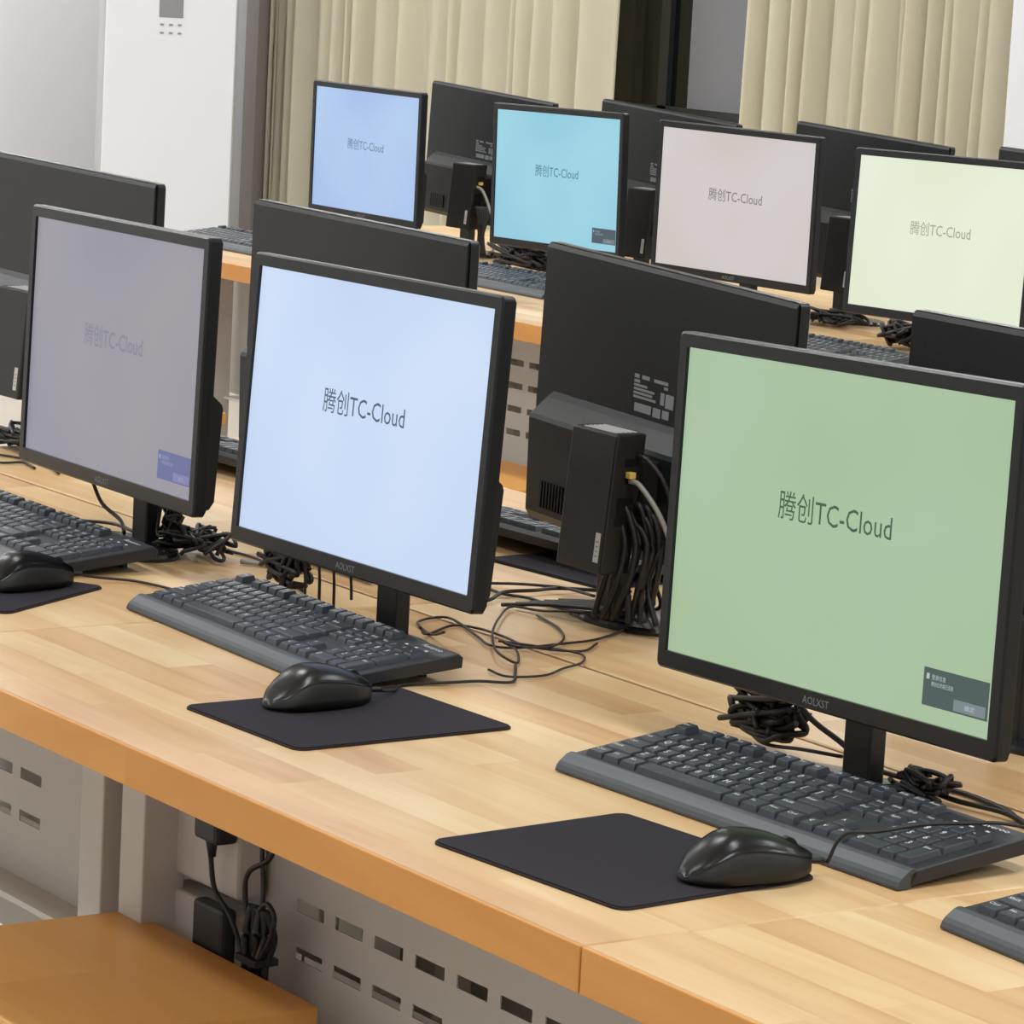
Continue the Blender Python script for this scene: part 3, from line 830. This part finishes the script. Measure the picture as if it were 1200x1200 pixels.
cable('black cable from the green screen stand toward the right edge', [(-2.34, 2.04, .012), (-2.30, 2.05, .006), (-2.24, 2.06, .006), (-2.18, 2.045), (-2.10, 2.03)], 0.0024)
cable('thin cable hanging in a curve below the green screen, left of its stand', [(-2.545, 2.02, .04), (-2.543, 2.02, .016), (-2.521, 2.02, .010), (-2.472, 2.02, .016), (-2.428, 2.03, .018)], 0.0018)

def tangle(label, c, n, spread, zr, r=0.002, seed=1, group=None):
    rnd = random.Random(seed); bm = bmesh.new()
    for k in range(n):
        pts = []
        m = 6
        for i in range(m):
            pts.append((c[0] + rnd.uniform(-1, 1) * spread[0], c[1] + rnd.uniform(-1, 1) * spread[1], D + rnd.uniform(*zr)))
        tube(bm, pts, r, 6, sub=6)
    return tag(link('cable_tangle', bm, M['cable']), label, 'cable tangle', group)
tangle('knot of black cables tied up under the pale-blue screen, left of its stand', (-3.352, 2.0), 12, (0.040, 0.012), (0.012, 0.055), 0.003, 3)
for k, (x, zt, zb_) in enumerate(((-3.31, .075, .004), (-3.28, .075, .003), (-3.25, .075, .003), (-3.215, .075, .02))):
    cable('thin cable hanging straight down under the pale-blue screen', [(x, 2.0, zt), (x + 0.001, 2.0, .05), (x, 2.002, .03), (x - .004, 2.005, zb_)], 0.0017, group='cables hanging under the pale-blue screen')
tangle('tuft of black cables below the green screen, left of its stand', (-2.535, 2.025), 14, (0.050, 0.014), (0.014, 0.060), 0.003, 5)
tangle('pile of black cables on the desk right of the violet-grey screen stand', (-3.60, 2.03), 12, (0.055, 0.035), (0.004, 0.035), 0.0024, 8)
tangle('black cables dangling right of the violet-grey screen stand', (-3.615, 2.01), 8, (0.035, 0.012), (0.02, 0.08), 0.0022, 9)
tangle('small pile of black cables right of the green screen stand', (-2.325, 2.035), 8, (0.03, 0.02), (0.006, 0.028), 0.0024, 10)
tangle('cable pile on the far desk below the cyan screen', (-6.62, 4.535), 22, (0.12, 0.03), (0.015, 0.062), 0.004, 11)
tangle('cable pile on the far desk below the yellow-green screen', (-5.24, 4.46), 10, (0.05, 0.03), (0.006, 0.05), 0.004, 12)
tangle('black cables crumpled on the far desk between the pinkish and yellow-green screens', (-5.62, 4.60), 8, (0.08, 0.05), (0.004, 0.03), 0.003, 13)
tangle('cable pile at the left edge below the thin client', (-4.40, 2.22), 10, (0.10, 0.04), (0.004, 0.03), 0.0026, 14)
# cable drop from the big thin client
bm = bmesh.new()
rb = random.Random(4)
for k in range(12):
    a = k / 11
    x = -3.052 + 0.034 * a + rb.uniform(-.004, .004)
    zt = rb.uniform(.118, .142); tube(bm, [(-3.052 + .006 * a, 2.222 + .02 * a, D + zt - .012), (x, 2.215 + .035 * a, D + zt), (x + rb.uniform(.004, .018), 2.22 + .035 * a, D + .10), (x + rb.uniform(-.006, .016), 2.215 + .035 * a, D + .055), (x + rb.uniform(-.02, .02), 2.215 + .035 * a, D + .016)], 0.0036)
tag(link('cable_bundle', bm, M['cable']), 'thick bunch of black cables dropping beside the thin client left of the green screen', 'cable bundle')
cable('grey network cable bending down from the thin client left of the green screen',
      [(-3.034, 2.225, .166), (-3.015, 2.225, .163), (-2.992, 2.235, .135), (-2.982, 2.245, .10), (-2.975, 2.25, .05), (-2.965, 2.255, .01)], 0.0028, 'grey_cable')
cable('dark grey cable bowing from the top port of the nearest thin client',
      [(-3.036, 2.235, .192), (-3.015, 2.235, .188), (-2.998, 2.245, .165), (-2.992, 2.255, .125)], 0.003, 'cable')
cable('grey network cable of the far thin client beside the cyan screen',
      [(-6.970, 4.625, .166), (-6.945, 4.63, .155), (-6.925, 4.64, .11), (-6.915, 4.65, .06), (-6.925, 4.65, .01)], 0.0035, 'grey_cable')
bm = bmesh.new()
for k in range(6): tube(bm, [(-6.965, 4.62, D + .11), (-6.950 + .004 * k, 4.62 + .004 * k, D + .115), (-6.945 + .003 * k, 4.625, D + .06), (-6.955 + .006 * k, 4.63, D + .008)], 0.0045)
tag(link('cable_bundle', bm, M['cable']), 'bunch of black cables beside the far thin client next to the cyan screen', 'cable bundle')
cable('pale network cable across the far thin client nearest the yellow-green screen',
      [(-5.60, 4.615, .10), (-5.57, 4.60, .10), (-5.54, 4.598, .092), (-5.50, 4.60, .096), (-5.46, 4.61, .10)], 0.0035, 'grey_cable')

# ---------------------------------------------------------------- room
XW, YW, XR, YB, ZC = -12.9, 7.15, 3.0, -2.2, 3.0
def struct(name, bm, m): return tag(link(name, bm, m), kind='structure')
bm = bmesh.new(); box(bm, XW - .1, XR + .1, YB - .1, YW + .4, -.1, 0); struct('floor', bm, M['floor'])
bm = bmesh.new(); box(bm, XW - .1, XR + .1, YB - .1, YW + .4, ZC, ZC + .1); struct('ceiling', bm, M['ceil'])
bm = bmesh.new(); box(bm, XW - .1, XW, YB, YW + .2, 0, ZC); struct('wall_left', bm, M['wall'])
bm = bmesh.new(); box(bm, XR, XR + .1, YB, YW + .2, 0, ZC); struct('wall_right', bm, M['wall'])
bm = bmesh.new(); box(bm, XW, XR, YB - .1, YB, 0, ZC); struct('wall_front', bm, M['wall'])
WX0, WX1, WZ0, WZ1 = -11.6, -8.3, 0.94, 2.7
bm = bmesh.new()
box(bm, XW, WX0, YW, YW + .2, 0, ZC); box(bm, WX1, XR, YW, YW + .2, 0, ZC)
box(bm, WX0, WX1, YW, YW + .2, 0, WZ0); box(bm, WX0, WX1, YW, YW + .2, WZ1, ZC)
struct('wall_back', bm, M['wall'])
bm = bmesh.new()
def bars(bm, xs, y0, y1): 
    for x in xs: box(bm, x - .025, x + .025, y0, y1, WZ0, WZ1)
bars(bm, (WX0 + .025, -10.55, -9.78, WX1 - .025), YW + .06, YW + .11)
box(bm, WX0, WX1, YW + .06, YW + .11, WZ0, WZ0 + .03); box(bm, WX0, WX1, YW + .06, YW + .11, WZ1 - .05, WZ1)
win = tag(link('window_1', bm, M['frame']), kind='structure')
gl = bpy.data.materials.new('night_window_glass'); gl.use_nodes = True
b = gl.node_tree.nodes['Principled BSDF']; b.inputs['Base Color'].default_value = (0.004, 0.007, 0.006, 1); b.inputs['Roughness'].default_value = 0.06
b.inputs['Specular IOR Level'].default_value = 0.35
nz = gl.node_tree.nodes.new('ShaderNodeTexNoise'); nz.inputs['Scale'].default_value = 3.0
mr = gl.node_tree.nodes.new('ShaderNodeMapRange'); mr.inputs['To Min'].default_value = 0.04; mr.inputs['To Max'].default_value = 0.10
gl.node_tree.links.new(nz.outputs['Fac'], mr.inputs['Value']); gl.node_tree.links.new(mr.outputs['Result'], b.inputs['Roughness'])
bm = bmesh.new(); box(bm, WX0 + .03, -9.63, YW + .08, YW + .088, WZ0 + .02, WZ1 - .04); o = link('pane', bm, gl, win)
bm = bmesh.new(); box(bm, -9.63, WX1 - .03, YW + .055, YW + .07, WZ0 + .03, WZ1 - .05); o = tag(link('grey_panel', bm, M['sash'], win), 'flat grey panel over the right part of the glass')  # flat panel in one even grey, right part of the window
bm = bmesh.new(); box(bm, WX0 - .05, WX1 + .05, YW - .05, YW + .06, WZ0 - .03, WZ0); struct('trim_1', bm, M['trim'])
# pillar at the right and the column beside the air conditioner
bm = bmesh.new(); box(bm, -7.53, -6.1, 6.72, YW, 0, ZC, 0.0); struct('wall_pillar', bm, mat('pillar_paint', (219, 219, 224), 0.85, noise=0.02, nscale=3))
bm = bmesh.new(); box(bm, -12.6, -12.01, 6.9, YW, 0, ZC, 0.0); struct('trim_2', bm, M['trim'])
bm = bmesh.new(); box(bm, -12.008, -11.92, 6.9, YW, 0, ZC, 0.0); struct('trim_3', bm, mat('taupe_trim_paint', (140, 130, 124), 0.6))

# curtains
def curtain_mat():
    m = mat('cream_curtain_cloth', (245, 238, 216), 0.85, noise=0.03, nscale=3, bump=0.15, bscale=400, spec=0.1)
    return m
CM = curtain_mat()
def curtain(label, x0, x1, y, z0, z1, folds, amp, seed, lean=0.0):
    rnd = random.Random(seed)
    ws = [rnd.uniform(0.6, 1.5) for _ in range(folds)]; s = sum(ws); edges = [0]
    for w in ws: edges.append(edges[-1] + w / s)
    amps = [rnd.uniform(0.6, 1.2) * amp for _ in range(folds)]
    skew = [rnd.uniform(0.25, 0.6) for _ in range(folds)]
    cols = []
    for i in range(folds):
        for k in range(14):
            u = k / 14
            if u < skew[i]: ph = 0.5 * u / skew[i]
            else: ph = 0.5 + 0.5 * (u - skew[i]) / (1 - skew[i])
            cols.append((edges[i] + (edges[i + 1] - edges[i]) * u, -amps[i] * (0.5 - 0.5 * math.cos(2 * math.pi * ph)) ** 1.25))
    cols.append((1.0, 0.0))
    bm = bmesh.new(); NZ = 14; g = []
    for j in range(NZ + 1):
        t = j / NZ; zz = z0 + (z1 - z0) * t
        row = []
        for u, dy in cols:
            a = 1.0 - 0.25 * t
            x = x0 + (x1 - x0) * u + lean * (t - 0.5) + 0.012 * math.sin(u * 37 + t * 3)
            row.append(bm.verts.new((x, y + dy * a + 0.008 * math.sin(u * 60 + t * 4), zz)))
        g.append(row)
    for j in range(NZ):
        for i in range(len(cols) - 1): bm.faces.new((g[j][i], g[j][i + 1], g[j + 1][i + 1], g[j + 1][i]))
    bmesh.ops.solidify(bm, geom=bm.faces[:], thickness=0.003)
    o = link('curtain', bm, CM, smooth=True)
    tag(o, label, 'curtain', 'long cream curtains')
curtain('cream curtain with tall folds left of the dark window, behind the blue and cyan screens', -11.77, -9.72, 6.98, 0.15, 2.85, 17, 0.085, 4)
curtain('shaded narrow cream curtain gathered beside the air conditioner', -11.905, -11.79, 6.96, 0.15, 2.85, 2, 0.04, 9)
curtain('cream curtain with close folds right of the dark window, ending at the white pillar', -8.97, -7.58, 6.94, 0.15, 2.85, 17, 0.085, 21, 0.02)
bm = bmesh.new(); tube(bm, [(-12.0, 6.98, 2.88), (-7.6, 6.93, 2.88)], 0.015, 10, smooth=False)
tag(link('curtain_rail', bm, M['frame']), 'dark rail the cream curtains hang from', 'curtain rail')

# air conditioner, standing diagonally in the corner
acx, acy = -11.72, 6.42
ang = math.atan2(-acy, -acx)       # toward the camera
root = thing('air_conditioner', 'tall white floor-standing air conditioner with a small grey display in the corner', 'air conditioner', (acx, acy, 0), ang + math.pi / 2 + R(4))
def ACbox(name, x0, x1, y0, y1, z0, z1, m, bev=0.0, parent=root, lab=None):
    bm = bmesh.new(); box(bm, x0, x1, y0, y1, z0, z1, bev); return tag(link(name, bm, m, parent), lab)
ACbox('cabinet', -0.245, 0.245, 0.012, 0.33, 0.0, 1.86, M['ac_side'], 0.01)
fp = ACbox('front_panel', -0.236, 0.236, 0.0, 0.013, 0.05, 1.84, M['ac'], 0.004)
dp = ACbox('display', -0.045, 0.042, -0.003, 0.002, 1.147, 1.25, M['ac_disp'], 0.002, root, 'grey display')
for r_ in range(2):
    for c_ in range(3):
        ACbox('button', -0.040 + c_ * 0.032, -0.026 + c_ * 0.032, -0.003, 0.001, 1.118 - r_ * 0.030, 1.124 - r_ * 0.030, M['ac_disp'], 0.0)
ACbox('air_outlet', -0.2, 0.2, -0.002, 0.01, 1.48, 1.76, M['ac_side'], 0.002)

# ---------------------------------------------------------------- lamps of the room
def ceiling_light(x, y, w=1.2, d=0.3, e=40):
    root = thing('ceiling_light', 'white ceiling light panel above the desks', 'ceiling light', (x, y, ZC), 0, 'ceiling light panels')
    bm = bmesh.new(); box(bm, -w / 2 - .02, w / 2 + .02, -d / 2 - .02, d / 2 + .02, -0.05, -0.001); link('housing', bm, M['ceil'], root)
    l = bpy.data.lights.new('ceiling_lamp', 'AREA'); l.shape = 'RECTANGLE'; l.size = w; l.size_y = d; l.energy = e; l.color = (0.94, 0.975, 1.0)
    o = bpy.data.objects.new('lamp', l); C.objects.link(o); o.parent = root; o.location = (0, 0, -0.056)
    return root
LX = [-12.1, -9.5, -6.9, -4.3, -1.7, 0.9]; LY = [-0.5, 1.7, 3.9, 6.0]
for lx in LX:
    for ly in LY: ceiling_light(lx, ly, e=22 * (1.3 if ly > 5 else 1) * (1.4 if lx < -12 and ly < 5 else 1))

w = bpy.data.worlds.new('night'); scene.world = w; w.use_nodes = True
w.node_tree.nodes['Background'].inputs['Color'].default_value = (0.004, 0.005, 0.008, 1)
w.node_tree.nodes['Background'].inputs['Strength'].default_value = 1.0

# ---------------------------------------------------------------- camera
cam = bpy.data.cameras.new('camera'); co = bpy.data.objects.new('camera', cam); C.objects.link(co)
yaw, pitch, roll, f = R(55.5925), R(-8.784), R(3.018), 4267.12
fw = Vector((-math.sin(yaw) * math.cos(pitch), math.cos(yaw) * math.cos(pitch), math.sin(pitch)))
r = fw.cross(Vector((0, 0, 1))).normalized(); u = r.cross(fw)
r2 = r * math.cos(roll) + u * math.sin(roll); u2 = -r * math.sin(roll) + u * math.cos(roll)
mw = Matrix(((r2.x, u2.x, -fw.x, 0), (r2.y, u2.y, -fw.y, 0), (r2.z, u2.z, -fw.z, D + 0.7078), (0, 0, 0, 1)))
co.matrix_world = mw
cam.sensor_width = 36; cam.lens = f / 1200 * 36; cam.clip_end = 100; cam.clip_start = 0.05
scene.camera = co
vs = scene.view_settings
scene.display_settings.display_device = 'sRGB'
vs.view_transform = 'Standard'; vs.look = 'None'; vs.gamma = 1.0; vs.use_curve_mapping = False; vs.exposure = 0.0
